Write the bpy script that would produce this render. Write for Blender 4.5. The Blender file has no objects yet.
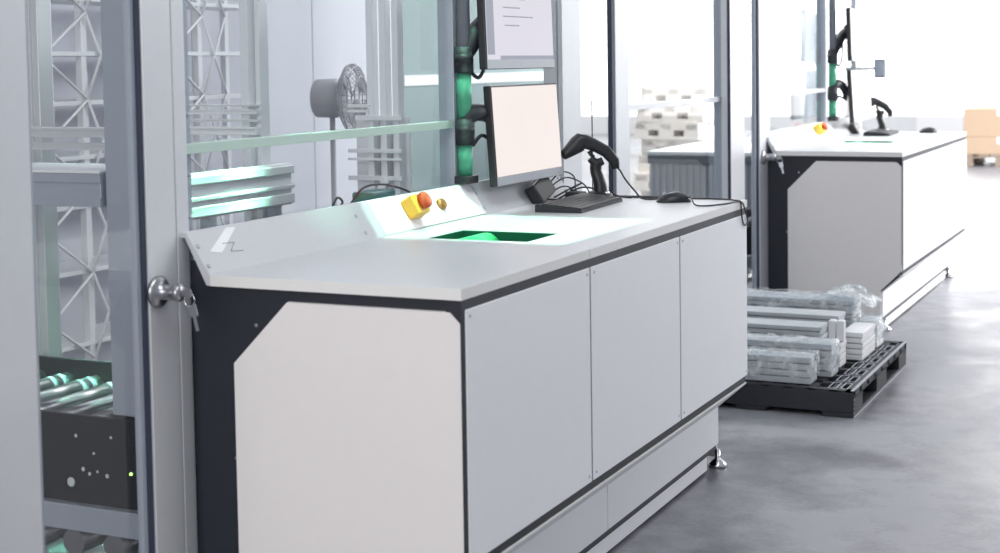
import bpy, bmesh, math, random
from mathutils import Vector, Matrix
random.seed(7)
S = bpy.context.scene
C = S.collection
PI = math.pi

# ------------------------------------------------------------------ materials
def nt_new(name):
    m = bpy.data.materials.new(name); m.use_nodes = True
    nt = m.node_tree; nt.nodes.clear()
    out = nt.nodes.new('ShaderNodeOutputMaterial')
    return m, nt, out

def mat(name, col, rough=.5, metal=0., var=.04, scale=30., spec=.5, emit=None, es=0., bump=0., bscale=200.):
    m, nt, out = nt_new(name)
    b = nt.nodes.new('ShaderNodeBsdfPrincipled')
    nt.links.new(b.outputs[0], out.inputs[0])
    tc = nt.nodes.new('ShaderNodeTexCoord')
    n = nt.nodes.new('ShaderNodeTexNoise'); n.inputs['Scale'].default_value = scale; n.inputs['Detail'].default_value = 4
    nt.links.new(tc.outputs['Object'], n.inputs['Vector'])
    r = nt.nodes.new('ShaderNodeMapRange')
    r.inputs['To Min'].default_value = 1 - var; r.inputs['To Max'].default_value = 1 + var
    nt.links.new(n.outputs['Fac'], r.inputs['Value'])
    x = nt.nodes.new('ShaderNodeVectorMath'); x.operation = 'SCALE'
    x.inputs[0].default_value = col
    nt.links.new(r.outputs[0], x.inputs['Scale'])
    nt.links.new(x.outputs[0], b.inputs['Base Color'])
    b.inputs['Roughness'].default_value = rough
    b.inputs['Metallic'].default_value = metal
    b.inputs['Specular IOR Level'].default_value = spec
    if emit:
        b.inputs['Emission Color'].default_value = (*emit, 1); b.inputs['Emission Strength'].default_value = es
    if bump:
        n2 = nt.nodes.new('ShaderNodeTexNoise'); n2.inputs['Scale'].default_value = bscale
        nt.links.new(tc.outputs['Object'], n2.inputs['Vector'])
        bp = nt.nodes.new('ShaderNodeBump'); bp.inputs['Strength'].default_value = bump; bp.inputs['Distance'].default_value = .002
        nt.links.new(n2.outputs['Fac'], bp.inputs['Height']); nt.links.new(bp.outputs[0], b.inputs['Normal'])
    return m

def glass_mat(name, tint, ior=1.45, rough=.0):
    m, nt, out = nt_new(name)
    t = nt.nodes.new('ShaderNodeBsdfTransparent'); t.inputs[0].default_value = (*tint, 1)
    t2 = nt.nodes.new('ShaderNodeBsdfTransparent'); t2.inputs[0].default_value = (1, 1, 1, 1)
    g = nt.nodes.new('ShaderNodeBsdfGlossy'); g.inputs['Roughness'].default_value = rough
    f = nt.nodes.new('ShaderNodeFresnel'); f.inputs['IOR'].default_value = ior
    mx = nt.nodes.new('ShaderNodeMixShader'); mb = nt.nodes.new('ShaderNodeMixShader')
    ge = nt.nodes.new('ShaderNodeNewGeometry')
    nt.links.new(f.outputs[0], mx.inputs[0]); nt.links.new(t.outputs[0], mx.inputs[1]); nt.links.new(g.outputs[0], mx.inputs[2])
    nt.links.new(ge.outputs['Backfacing'], mb.inputs[0]); nt.links.new(mx.outputs[0], mb.inputs[1]); nt.links.new(t2.outputs[0], mb.inputs[2])
    nt.links.new(mb.outputs[0], out.inputs[0])
    return m

def film_mat(name):
    m, nt, out = nt_new(name)
    t = nt.nodes.new('ShaderNodeBsdfTransparent'); t.inputs[0].default_value = (.93, .95, .96, 1)
    b = nt.nodes.new('ShaderNodeBsdfPrincipled'); b.inputs['Base Color'].default_value = (.88, .9, .92, 1); b.inputs['Roughness'].default_value = .12
    tc = nt.nodes.new('ShaderNodeTexCoord'); n = nt.nodes.new('ShaderNodeTexNoise'); n.inputs['Scale'].default_value = 22; n.inputs['Detail'].default_value = 3
    nt.links.new(tc.outputs['Object'], n.inputs['Vector'])
    bp = nt.nodes.new('ShaderNodeBump'); bp.inputs['Strength'].default_value = .9; bp.inputs['Distance'].default_value = .02
    nt.links.new(n.outputs['Fac'], bp.inputs['Height']); nt.links.new(bp.outputs[0], b.inputs['Normal'])
    mr = nt.nodes.new('ShaderNodeMapRange'); mr.inputs['From Min'].default_value = .4; mr.inputs['From Max'].default_value = .7; mr.inputs['To Min'].default_value = .06; mr.inputs['To Max'].default_value = .5
    nt.links.new(n.outputs['Fac'], mr.inputs['Value'])
    mx = nt.nodes.new('ShaderNodeMixShader'); nt.links.new(mr.outputs[0], mx.inputs[0])
    nt.links.new(t.outputs[0], mx.inputs[1]); nt.links.new(b.outputs[0], mx.inputs[2]); nt.links.new(mx.outputs[0], out.inputs[0])
    return m

def floor_mat():
    m, nt, out = nt_new('polished_concrete')
    b = nt.nodes.new('ShaderNodeBsdfPrincipled'); nt.links.new(b.outputs[0], out.inputs[0])
    tc = nt.nodes.new('ShaderNodeTexCoord')
    def noise(sc, det, dist=0.):
        n = nt.nodes.new('ShaderNodeTexNoise'); n.inputs['Scale'].default_value = sc; n.inputs['Detail'].default_value = det
        n.inputs['Distortion'].default_value = dist
        nt.links.new(tc.outputs['Object'], n.inputs['Vector']); return n
    a = noise(1.5, 8, .9); c = noise(9, 5); d = noise(60, 3)
    ad = nt.nodes.new('ShaderNodeMath'); ad.operation = 'MULTIPLY_ADD'; ad.inputs[1].default_value = .5
    nt.links.new(c.outputs['Fac'], ad.inputs[0]); nt.links.new(a.outputs['Fac'], ad.inputs[2])
    ad2 = nt.nodes.new('ShaderNodeMath'); ad2.operation = 'MULTIPLY_ADD'; ad2.inputs[1].default_value = .25
    nt.links.new(d.outputs['Fac'], ad2.inputs[0]); nt.links.new(ad.outputs[0], ad2.inputs[2])
    cr = nt.nodes.new('ShaderNodeValToRGB')
    cr.color_ramp.elements[0].position = .66; cr.color_ramp.elements[0].color = (.115, .12, .136, 1)
    cr.color_ramp.elements[1].position = .99; cr.color_ramp.elements[1].color = (.27, .275, .298, 1)
    nt.links.new(ad2.outputs[0], cr.inputs[0]); nt.links.new(cr.outputs[0], b.inputs['Base Color'])
    mr = nt.nodes.new('ShaderNodeMapRange'); mr.inputs['From Min'].default_value = .35; mr.inputs['From Max'].default_value = .65
    mr.inputs['To Min'].default_value = .3; mr.inputs["To Max"].default_value = .5
    nt.links.new(a.outputs['Fac'], mr.inputs['Value']); nt.links.new(mr.outputs[0], b.inputs['Roughness'])
    bp = nt.nodes.new('ShaderNodeBump'); bp.inputs['Strength'].default_value = .12; bp.inputs['Distance'].default_value = .004
    nt.links.new(c.outputs['Fac'], bp.inputs['Height']); nt.links.new(bp.outputs[0], b.inputs['Normal'])
    return m

def emit_mat(name, col, s):
    m, nt, out = nt_new(name)
    e = nt.nodes.new('ShaderNodeEmission'); e.inputs[0].default_value = (*col, 1); e.inputs[1].default_value = s
    nt.links.new(e.outputs[0], out.inputs[0]); return m

def screen_mat(name, base, s, warm=None):
    """a lit screen: faint page grain"""
    m, nt, out = nt_new(name)
    e = nt.nodes.new('ShaderNodeEmission'); e.inputs[1].default_value = s
    tc = nt.nodes.new('ShaderNodeTexCoord'); n = nt.nodes.new('ShaderNodeTexNoise'); n.inputs['Scale'].default_value = 6
    nt.links.new(tc.outputs['Object'], n.inputs['Vector'])
    cr = nt.nodes.new('ShaderNodeValToRGB')
    cr.color_ramp.elements[0].color = (*[v * .95 for v in base], 1); cr.color_ramp.elements[1].color = (*base, 1)
    nt.links.new(n.outputs['Fac'], cr.inputs[0]); nt.links.new(cr.outputs[0], e.inputs[0])
    nt.links.new(e.outputs[0], out.inputs[0]); return m

MT = dict(
    white=mat('white_laminate', (.87, .875, .90), .42, var=.02),
    endw=mat('white_end_panel', (.80, .775, .765), .45, var=.02),
    top=mat('grey_white_worktop', (.56, .575, .60), .35, var=.03, scale=60),
    edge=mat('worktop_edge_band', (.80, .795, .78), .4, var=.02),
    black=mat('dark_navy_steel', (.013, .016, .026), .5, var=.1),
    alu=mat('anodised_aluminium', (.66, .68, .71), .38, .35, var=.03),
    alud=mat('grey_aluminium', (.42, .46, .53), .42, .3, var=.05),
    gasket=mat('dark_gasket', (.03, .04, .07), .6),
    steel=mat('brushed_steel', (.42, .42, .44), .3, .95, var=.06),
    chrome=mat('bright_chrome', (.8, .8, .82), .12, 1.),
    brass=mat('copper_brass', (.55, .30, .10), .3, .8),
    yellow=mat('yellow_plastic', (.95, .62, .08), .4),
    red=mat('red_orange_plastic', (.62, .09, .02), .35),
    plastic=mat('black_plastic', (.018, .02, .024), .38, var=.1),
    plastic_m=mat('matte_black_plastic', (.018, .020, .027), .55, var=.12),
    key=mat('dark_key_plastic', (.03, .034, .036), .5, var=.1),
    cable=mat('black_cable', (.016, .017, .022), .5),
    silver=mat('silver_plastic', (.40, .42, .46), .4, .2),
    screen_lo=screen_mat('cream_screen', (.96, .87, .83), .92),
    screen_hi=screen_mat('pale_lilac_screen', (.74, .72, .80), .95),
    side_hi=screen_mat('grey_screen_column', (.45, .48, .56), .8),
    screen_glare=screen_mat('glare_white_screen', (1., 1., 1.), 1.5),  # bright white standing in for the glare over the far screens
    ink=mat('grey_ink', (.42, .43, .48), .6),
    led=emit_mat('green_indicator', (.45, 1., .2), 3.),
    glass=glass_mat('clear_glass', (.93, .96, .96)),
    carton=mat('grey_white_carton', (.43, .46, .49), .5, var=.16, scale=14),
    carton2=mat('pale_carton', (.72, .73, .74), .5, var=.10, scale=20),
    film=film_mat('clear_film'),
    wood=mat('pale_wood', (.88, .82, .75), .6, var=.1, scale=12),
    woodd=mat('dark_wood', (.30, .24, .19), .7, var=.15),  # dark wood of the far pallet under the boxes
    tan=mat('tan_cardboard', (.50, .37, .26), .7, var=.05),
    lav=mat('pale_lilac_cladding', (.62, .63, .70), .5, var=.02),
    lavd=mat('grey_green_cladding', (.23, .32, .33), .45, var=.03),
    rackw=mat('white_painted_steel', (.84, .85, .88), .4, var=.02),
    wall=mat('white_wall_paint', (.82, .82, .83), .7, var=.01),
    grey=mat('grey_ribbed_plastic', (.40, .41, .45), .5, var=.04),
    greyd=mat('dark_grey_band', (.16, .17, .2), .5),
    painted_glow=mat('painted_green_light', (.07, .36, .22), .35),  # green light falling on the pole, put into a colour
    teal=mat('teal_plastic', (.05, .20, .20), .4),
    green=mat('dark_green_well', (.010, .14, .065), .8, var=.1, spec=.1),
    rail_greenlit=mat('painted_green_lit_rail', (.47, .62, .55), .45, var=.02),  # aluminium rail with the green light on it put into its colour
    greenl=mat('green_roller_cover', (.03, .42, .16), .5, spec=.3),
    tape=mat('clear_tape_strip', (.80, .84, .84), .15),
    paint=mat('pale_blot', (.62, .66, .66), .5),
    fan=mat('grey_fan_plastic', (.42, .42, .46), .5),
    floor=floor_mat(),
)
day = emit_mat('daylit_pane', (1., .99, .985), 2.6)

# ------------------------------------------------------------------ mesh builder
class B:
    def __init__(s): s.bm = bmesh.new()
    def _tf(s, vs, M):
        if M is not None: bmesh.ops.transform(s.bm, matrix=M, verts=vs)
    def box(s, x0, x1, y0, y1, z0, z1, bev=0., M=None):
        r = bmesh.ops.create_cube(s.bm, size=1.); vs = r['verts']
        for v in vs: v.co = Vector(((x0 + x1) / 2 + v.co.x * (x1 - x0), (y0 + y1) / 2 + v.co.y * (y1 - y0), (z0 + z1) / 2 + v.co.z * (z1 - z0)))
        if bev:
            es = list({e for v in vs for e in v.link_edges})
            rr = bmesh.ops.bevel(s.bm, geom=es, offset=bev, segments=2, affect='EDGES', profile=.5)
            vs = list({v for f in rr['faces'] for v in f.verts} | {v for v in vs if v.is_valid})
        s._tf(vs, M); return s
    def prism(s, pts, axis, a, b, M=None):
        """pts: polygon in the two other axes; axis 'x','y','z'"""
        def P(u, v, w):
            return {'x': (w, u, v), 'y': (u, w, v), 'z': (u, v, w)}[axis]
        lo = [s.bm.verts.new(P(u, v, a)) for u, v in pts]; hi = [s.bm.verts.new(P(u, v, b)) for u, v in pts]
        n = len(pts); fs = [s.bm.faces.new(lo), s.bm.faces.new(hi)]
        for i in range(n): fs.append(s.bm.faces.new((lo[i], lo[(i + 1) % n], hi[(i + 1) % n], hi[i])))
        bmesh.ops.recalc_face_normals(s.bm, faces=fs)
        s._tf(lo + hi, M); return s
    def tube(s, pts, r, seg=8, smooth=True, M=None, n=6):
        """r: a radius or one per given point; pts smoothed by Catmull-Rom"""
        P = [Vector(p) for p in pts]; R = r if isinstance(r, (list, tuple)) else [r] * len(P)
        if smooth and len(P) > 2:
            Q = []; RR = []
            for i in range(len(P) - 1):
                p0 = P[max(i - 1, 0)]; p1 = P[i]; p2 = P[i + 1]; p3 = P[min(i + 2, len(P) - 1)]
                for k in range(n):
                    t = k / n
                    Q.append(.5 * ((2 * p1) + (p2 - p0) * t + (2 * p0 - 5 * p1 + 4 * p2 - p3) * t * t + (3 * p1 - p0 - 3 * p2 + p3) * t ** 3))
                    RR.append(R[i] + (R[i + 1] - R[i]) * t)
            Q.append(P[-1]); RR.append(R[-1]); P, R = Q, RR
        rings = []; up = Vector((0, 0, 1)); prev = None
        for i, p in enumerate(P):
            d = (P[min(i + 1, len(P) - 1)] - P[max(i - 1, 0)]).normalized()
            if prev is None:
                a = d.orthogonal().normalized() if abs(d.dot(up)) > .98 else d.cross(up).normalized()
            else:
                a = (prev - d * prev.dot(d)); a = a.normalized() if a.length > 1e-6 else d.orthogonal().normalized()
            prev = a; b = d.cross(a)
            rings.append([s.bm.verts.new(p + (a * math.cos(2 * PI * k / seg) + b * math.sin(2 * PI * k / seg)) * R[i]) for k in range(seg)])
        fs = []
        for i in range(len(rings) - 1):
            for k in range(seg):
                f = s.bm.faces.new((rings[i][k], rings[i][(k + 1) % seg], rings[i + 1][(k + 1) % seg], rings[i + 1][k])); f.smooth = True; fs.append(f)
        fs.append(s.bm.faces.new(list(reversed(rings[0])))); fs.append(s.bm.faces.new(rings[-1]))
        bmesh.ops.recalc_face_normals(s.bm, faces=fs)
        s._tf([v for r_ in rings for v in r_], M); return s
    def cyl(s, p0, p1, r, seg=16, r2=None, M=None):
        return s.tube([p0, p1], [r, r if r2 is None else r2], seg, False, M)
    def lathe(s, prof, c, axis=(0, 0, 1), seg=24):
        """prof: (radius, along axis)"""
        d = Vector(axis).normalized(); a = d.orthogonal().normalized(); b = d.cross(a); c = Vector(c); fs = []; rings = []
        for r, h in prof:
            rings.append([s.bm.verts.new(c + d * h + (a * math.cos(2 * PI * k / seg) + b * math.sin(2 * PI * k / seg)) * max(r, 1e-5)) for k in range(seg)])
        for i in range(len(rings) - 1):
            for k in range(seg):
                f = s.bm.faces.new((rings[i][k], rings[i][(k + 1) % seg], rings[i + 1][(k + 1) % seg], rings[i + 1][k])); f.smooth = True; fs.append(f)
        fs.append(s.bm.faces.new(list(reversed(rings[0])))); fs.append(s.bm.faces.new(rings[-1]))
        bmesh.ops.recalc_face_normals(s.bm, faces=fs); return s
    def torus(s, c, axis, R, r, seg=28, sg=6):
        d = Vector(axis).normalized(); a = d.orthogonal().normalized(); b = d.cross(a); c = Vector(c)
        pts = [c + (a * math.cos(2 * PI * k / seg) + b * math.sin(2 * PI * k / seg)) * R for k in range(seg + 1)]
        return s.tube(pts, r, sg, False)
    def quad(s, pts):
        f = s.bm.faces.new([s.bm.verts.new(p) for p in pts]); return s
    def smooth(s):
        for f in s.bm.faces: f.smooth = True
        return s

def wloc(o):
    v = Vector((0, 0, 0))
    while o is not None: v += o.location; o = o.parent
    return v

def obj(name, b, m, parent=None, label=None, base=None):
    """link the builder's shape (world coordinates) as ONE mesh object; top-level ones get their origin at their base"""
    if parent is not None: off = wloc(parent)
    elif base is not None: off = Vector(base)
    else:
        xs = [v.co for v in b.bm.verts]
        off = Vector(((min(v.x for v in xs) + max(v.x for v in xs)) / 2, (min(v.y for v in xs) + max(v.y for v in xs)) / 2, min(v.z for v in xs)))
    for v in b.bm.verts: v.co -= off
    me = bpy.data.meshes.new(name); b.bm.to_mesh(me); b.bm.free()
    me.materials.append(MT[m] if isinstance(m, str) else m)
    o = bpy.data.objects.new(name, me); C.objects.link(o)
    if parent is not None: o.parent = parent
    else: o.location = off
    if label: o['label'] = label
    return o

def thing(name, label, cat, loc, group=None):
    o = bpy.data.objects.new(name, None); C.objects.link(o); o.location = loc; o.empty_display_size = .05
    o['label'] = label; o['category'] = cat
    if group: o['group'] = group
    return o
def tag(o, label, cat, group=None):
    o['label'] = label; o['category'] = cat
    if group: o['group'] = group
    return o
def struct(name, b=None, m=None, loc=None):
    if b is None:
        o = bpy.data.objects.new(name, None); C.objects.link(o); o.location = loc; o.empty_display_size = .05
    else: o = obj(name, b, m)
    o['kind'] = 'structure'; return o
def dup(root, d, name=None, label=None):
    def cp(o, par):
        c = o.copy(); C.objects.link(c)
        if par is not None: c.parent = par
        for ch in o.children: cp(ch, c)
        return c
    r = cp(root, None); r.location = root.location + Vector(d)
    if name: r.name = name
    if label: r['label'] = label
    return r

# ------------------------------------------------------------------ the hall
struct('floor', B().box(-11, 8, -7, 24.2, -.1, 0), 'floor')
struct('ceiling', B().box(-11, 8, -7, 24.2, 5, 5.12), 'wall')
struct('wall_left', B().box(-11.2, -11, -7, 24.2, 0, 5), 'wall')
w = B()                                                      # far wall with one long opening for the daylit glazing
w.box(-11, 8, 24.2, 24.4, 0, .35).box(-11, 8, 24.2, 24.4, 4.6, 5).box(-11, -10.6, 24.2, 24.4, .35, 4.6).box(7.6, 8, 24.2, 24.4, .35, 4.6)
struct('wall_far', w, 'wall')
g = struct('window_1', loc=(-1.5, 24.3, .35))
obj('pane', B().box(-10.6, 7.6, 24.3, 24.32, .35, 4.6), day, g)
f = B()
for k in range(8): f.box(-10.6 + k * 2.6 - .03, -10.6 + k * 2.6 + .03, 24.24, 24.3, .35, 4.6)
obj('window_frame', f, 'rackw', g)

# ------------------------------------------------------------------ packing desk (origin: partition line, near end)
def make_desk():
    t = thing('packing_desk', 'white packing desk in the foreground whose large end panel has clipped corners', 'desk', (.39, 1.08, 0))
    # black carcass: side plates follow the outline, one long core between them
    prof = [(.03, .06), (.60, .06), (.60, .205), (.697, .30), (.697, .878), (.06, .878), (.03, .955)]
    b = B().prism(prof, 'y', .012, .03).prism(prof, 'y', 2.085, 2.103)
    b.box(.05, .597, .03, 2.085, .062, .2).box(.05, .7055, .0125, 2.1025, .319, .858).box(.06, .7055, .0125, 2.1025, .858, .878).box(.67, .7055, .0005, .0125, .345, .878)
    b.prism([(.597, .2), (.696, .31), (.05, .31), (.05, .2)], 'y', .03, 2.085)
    b.box(.5, .7015, .014, 2.104, .2935, .319).box(.3, .6035, .02, 2.09, .058, .079)
    obj('frame', b, 'black', t, 'dark navy steel carcass')
    # bevelled white end panels
    ep = [(.135, .03), (.60, .03), (.60, .212), (.7025, .3145), (.7025, .830), (.679, .853), (.279, .853), (.135, .708)]
    obj('end_panel', B().prism(ep, 'y', 0, .012), 'endw', t)
    obj('end_panel', B().prism(ep, 'y', 2.103, 2.115), 'endw', t)
    for x, z in ((.19, .795), (.128, .49)):
        obj('screw', B().lathe([(.0045, 0), (.004, -.003)], (x, .012, z), (0, 1, 0), 10), 'chrome', t)
    # three front panels
    for y0, y1 in ((.017, .707), (.7185, 1.4075), (1.4195, 2.108)):
        p = obj('front_panel', B().box(.697, .7085, y0, y1, .318, .857, .001), 'white', t)
        for y in (y0 + .018, y1 - .018):
            for z in (.335, .842): obj('screw', B().lathe([(.004, 0), (.003, .0015)], (.7085, y, z), (1, 0, 0), 10), 'alud', p)
    # lower part: bright lip, sloped underside, base panels, skirt and feet
    obj('lip', B().box(.690, .705, .014, 2.106, .2885, .2930), 'edge', t)
    obj('sloped_underside', B().prism([(.611, .205), (.703, .287), (.697, .29), (.605, .208)], 'y', .014, 2.1), 'white', t)
    obj('base_panel', B().box(.597, .609, .014, 1.066, .078, .205, .001), 'white', t)
    obj('base_panel', B().box(.597, .609, 1.07, 2.1, .078, .205, .001), 'white', t)
    obj('skirt', B().box(.588, .600, .03, 2.0, .010, .0575, .001), 'white', t)
    ft = [(.008, .045), (.008, .03), (.012, .028), (.026, .012), (.028, 0)]
    for x in (.1, .606):
        for y in (.08, 2.098):
            fb = B().lathe([(.0, .0), (.034, 0), (.032, .012), (.013, .026), (.009, .03), (.009, .06), (0, .06)], (x, y, 0), (0, 0, 1), 16)
            obj('foot', fb, 'chrome', t, 'chrome levelling foot')
    # worktop with the rectangular opening
    x0, x1, y0, y1, z0, z1 = .075, .707, 0., 2.118, .879, .903
    hx0, hx1, hy0, hy1 = .205, .497, .80, 1.01
    b = B().box(x0, hx0, y0, y1, z0, z1).box(hx1, x1 - .003, y0, y1, z0, z1).box(hx0, hx1, y0 + 0, hy0, z0, z1).box(hx0, hx1, hy1, y1, z0, z1)
    wt = obj('worktop', b, 'top', t)
    obj('edge_band', B().box(x0 + .002, x1, -.0015, 0, z0, z1).box(x1 - .003, x1, 0, y1, z0, z1 - .0005).box(x0, x1, y1, y1 + .0015, z0, z1), 'edge', wt, 'pale edge band of the worktop')
    obj('seam', B().box(.7065, .7073, .712, .714, z0, z1 + .0002), 'alud', wt)
    # well under the opening
    zw = z1 - .0012
    b = B().box(hx0 + .0005, hx0 + .005, hy0 + .0005, hy1 - .0005, .72, zw).box(hx1 - .005, hx1 - .0005, hy0 + .0005, hy1 - .0005, .72, zw)
    b.box(hx0 + .005, hx1 - .005, hy0 + .0005, hy0 + .005, .72, zw).box(hx0 + .005, hx1 - .005, hy1 - .005, hy1 - .0005, .72, zw).box(hx0, hx1, hy0, hy1, .714, .72)
    wl = obj('well', b, 'green', t, 'green lit opening in the worktop')
    obj('drum', B().tube([(.285, .998, .855), (.285, .812, .855)], .045, 24, False), 'greenl', wl)
    # sloped backsplash
    sl = [(.075, .903), (.013, .997), (.0, .997), (.0, .985), (.010, .985), (.066, .8795), (.075, .8795)]
    bs = obj('backsplash', B().prism(sl, 'y', 0, 2.118), 'top', t)
    n = Vector((.094, 0, .062)).normalized(); u = Vector((-.062, 0, .094)).normalized()
    def on(y, k): return Vector((.075, y, .903)) + u * (k * .1126)
    for y in (.014, .716, 1.444, 2.1):
        for k in (.2, .66): obj('bolt', B().lathe([(.006, -.001), (.006, .002), (.004, .003)], on(y, k), n, 10), 'alud', bs)
    # raised control plate with stop box and key switch
    M = Matrix.Translation(on(1.12, .5)) @ Matrix(((u.x, 0, n.x, 0), (u.y, 1, n.y, 0), (u.z, 0, n.z, 0), (0, 0, 0, 1)))
    cp = obj('control_plate', B().box(-.054, .054, -.315, .315, 0, .003, .001, M), 'white', bs, 'pale plate carrying the stop button and key switch')
    M2 = Matrix.Translation(on(1.0, .53)) @ Matrix(((u.x, 0, n.x, 0), (u.y, 1, n.y, 0), (u.z, 0, n.z, 0), (0, 0, 0, 1)))
    sb = obj('stop_box', B().box(-.030, .030, -.034, .034, .003, .045, .005, M2), 'yellow', cp, 'yellow emergency stop box')
    pb = B().lathe([(.014, 0), (.014, .006), (.024, .008), (.025, .020), (.021, .026), (.0, .027)], on(1.0, .53) + n * .044, n, 20)
    pb_o = obj('push_button', pb, 'red', cp, 'red mushroom push button')
    ks = B().lathe([(.018, .002), (.018, .010), (.014, .018), (.007, .018), (.007, .014), (0, .014)], on(1.185, .52), n, 18)
    ks.box(-.012, .012, -.002, .002, .010, .018, 0, Matrix.Translation(on(1.185, .52)) @ Matrix(((u.x, 0, n.x, 0), (u.y, 1, n.y, 0), (u.z, 0, n.z, 0), (0, 0, 0, 1))))
    obj('key_switch', ks, 'brass', cp, 'brass key switch')
    # strip of tape and a pencil mark at the near end
    bm = B()
    def pt(y, k, h): return on(y, k) + n * h
    bm.quad([pt(.045, .50, .0008), pt(.085, .42, .0008), pt(.185, .93, .0008), pt(.150, .96, .0008)])
    obj('tape_strip', bm, 'tape', bs)
    bm = B()
    for a, c in (((.105, .62), (.150, .60)), ((.150, .60), (.120, .42)), ((.120, .42), (.165, .38))):
        bm.tube([pt(*a, .001), pt(*c, .001)], .0011, 5, False)
    obj('pencil_mark', bm, 'ink', bs)
    return t
desk = make_desk()
D2 = (.018, 4.80, 0)
desk2 = dup(desk, D2, label='white packing desk farther back, beyond the loaded black pallet')

# ------------------------------------------------------------------ glazed partition on X = 0
def pane(parent, y0, y1, z0, z1, x=-.022):
    return obj('glass_pane', B().box(x, x + .006, y0, y1, z0, z1), 'glass', parent)
ZT = 2.6
def glazed(name, y0, y1, rail=True, bolts=False, z0=.08, x=0., rm='alu'):
    g = struct(name, loc=(x, (y0 + y1) / 2, 0))
    pane(g, y0, y1, z0, ZT, x - .022)
    b = B().box(x - .04, x - .001, y0, y1, z0 - .08, z0).box(x - .04, x - .001, y0, y1, ZT, ZT + .06)
    obj('sill', b, 'alu', g)
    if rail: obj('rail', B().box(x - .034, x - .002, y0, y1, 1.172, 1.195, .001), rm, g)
    if bolts:
        obj('inner_stile', B().box(x - .05, x - .024, y0 - .0, y0 + .045, z0, ZT), 'alud', g)
        c = B()
        for z in (1.262, 1.124, 1.028): c.lathe([(.006, 0), (.006, .004), (.003, .006)], (x - .0155, y0 + .022, z), (1, 0, 0), 10)
        obj('bolt', c, 'alud', g)
    return g
def post(name, y0, y1, x0=-.05, x1=0., m='alu', z1=ZT + .06):
    return struct(name, B().box(x0, x1, y0, y1, 0, z1, .002), m)
def door(name, y0, ya, yb, y1, lab):
    """hinge stile y0..ya, glass, lock stile yb..y1"""
    d = struct(name, loc=(0, (y0 + y1) / 2, 0))
    obj('door_stile', B().box(-.045, 0, y0, ya, .04, ZT, .002), 'alu', d)
    obj('door_stile', B().box(-.045, 0, yb, y1, .04, ZT, .002), 'alu', d)
    obj('door_rail', B().box(-.04, -.004, ya, yb, .04, .12).box(-.04, -.004, ya, yb, ZT - .06, ZT), 'alu', d)
    g = obj('glass_pane', B().box(-.026, -.020, ya, yb, .12, ZT - .06), 'glass', d)
    obj('gasket', B().box(-.02, -.006, yb - .012, yb, .12, ZT - .06).box(-.02, -.008, ya, ya + .008, .12, ZT - .06), 'gasket', d)
    obj('glazing_bead', B().box(-.03, -.014, yb - .026, yb - .012, .12, ZT - .06).box(-.03, -.016, ya + .008, ya + .022, .12, ZT - .06), 'alud', d)
    yc = yb + .055 if yb > 0 else -.091
    lk = B().lathe([(.0, 0), (.036, 0), (.036, .006), (.030, .012), (.017, .013), (.017, .05), (.019, .052), (.019, .062), (.015, .066), (0, .066)], (0, yc, .875), (1, 0, 0), 28)
    obj('lock', lk, 'steel', d, 'round steel cylinder lock')
    return d
door('door_1', -.80, -.475, -.118, -.018, '')
post('trim_1', -.014, .03)
struct('trim_12', B().box(.001, .031, .032, .045, 0, .93, .001), 'black')
glazed('window_2', .03, 1.372, bolts=True, rm='rail_greenlit')
post('trim_2', 1.378, 1.405, -.055, -.002, 'alud')
glazed('window_3', 1.405, 2.235, rail=False)
post('trim_3', 2.235, 2.41, -.075, 0)
glazed('window_4', 2.41, 2.733, rail=False)
post('trim_4', 2.768, 2.92, -.025, 0)
struct('trim_5', B().box(-.022, -.002, 2.735, 2.766, 0, ZT + .06, .002), 'gasket')
glazed('window_5', 2.92, 4.20)
post('trim_6', 4.205, 4.25, -.05, -.004, 'alud')
struct('trim_10', B().box(.032, .046, 4.157, 4.164, .05, ZT, .001), 'gasket')
# second station, shifted a little into the aisle
def door2():
    d = door('door_2', 4.165, 4.40, 4.67, 4.84, '')
    d.location.x += .045
    return d
door2()
def shift_station():
    g = glazed('window_6', 4.868, 6.10, x=.045)
    p = struct('trim_7', B().box(-.005, .045, 4.842, 4.866, 0, ZT + .06, .002), 'alu')
    p = struct('trim_8', B().box(-.01, .043, 6.105, 6.135, 0, ZT + .06, .002), 'alud')
    g = glazed('window_7', 6.14, 6.94, rail=False, x=.045)
    struct('trim_9', B().box(-.025, .045, 6.94, 7.1, 0, ZT + .06, .002), 'alu')
    glazed('window_8', 7.1, 9.2, rail=False, x=.045)
shift_station()

# keys hanging in the locks
def keys(y, x, lab):
    t = thing('key_bunch', lab, 'keys', (x + .066, y, .80), 'keys in the door locks' if False else None)
    k = B().box(x + .060, x + .074, y - .0015, y + .0015, .869, .881).lathe([(.011, -.0012), (.011, .0012)], (x + .083, y, .875), (0, 1, 0), 16)
    obj('key', k, 'steel', t)
    r = B().torus((x + .086, y, .861), (0, 1, 0), .014, .0012)
    obj('key_ring', r, 'chrome', t)
    M = Matrix.Translation((x + .090, y + .003, .850)) @ Matrix.Rotation(-.25, 4, 'Y')
    k = B().box(-.011, .011, -.0012, .0012, -.026, 0, .0008, M).box(-.0045, .0045, -.001, .001, -.058, -.025, 0, M)
    obj('hanging_key', k, 'chrome', t)
    return t
keys(-.091, 0, 'small bunch of steel keys hanging in the lock of the nearest glass door')
keys(4.725, .045, 'small bunch of keys hanging in the lock of the door beside the far desk')

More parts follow.
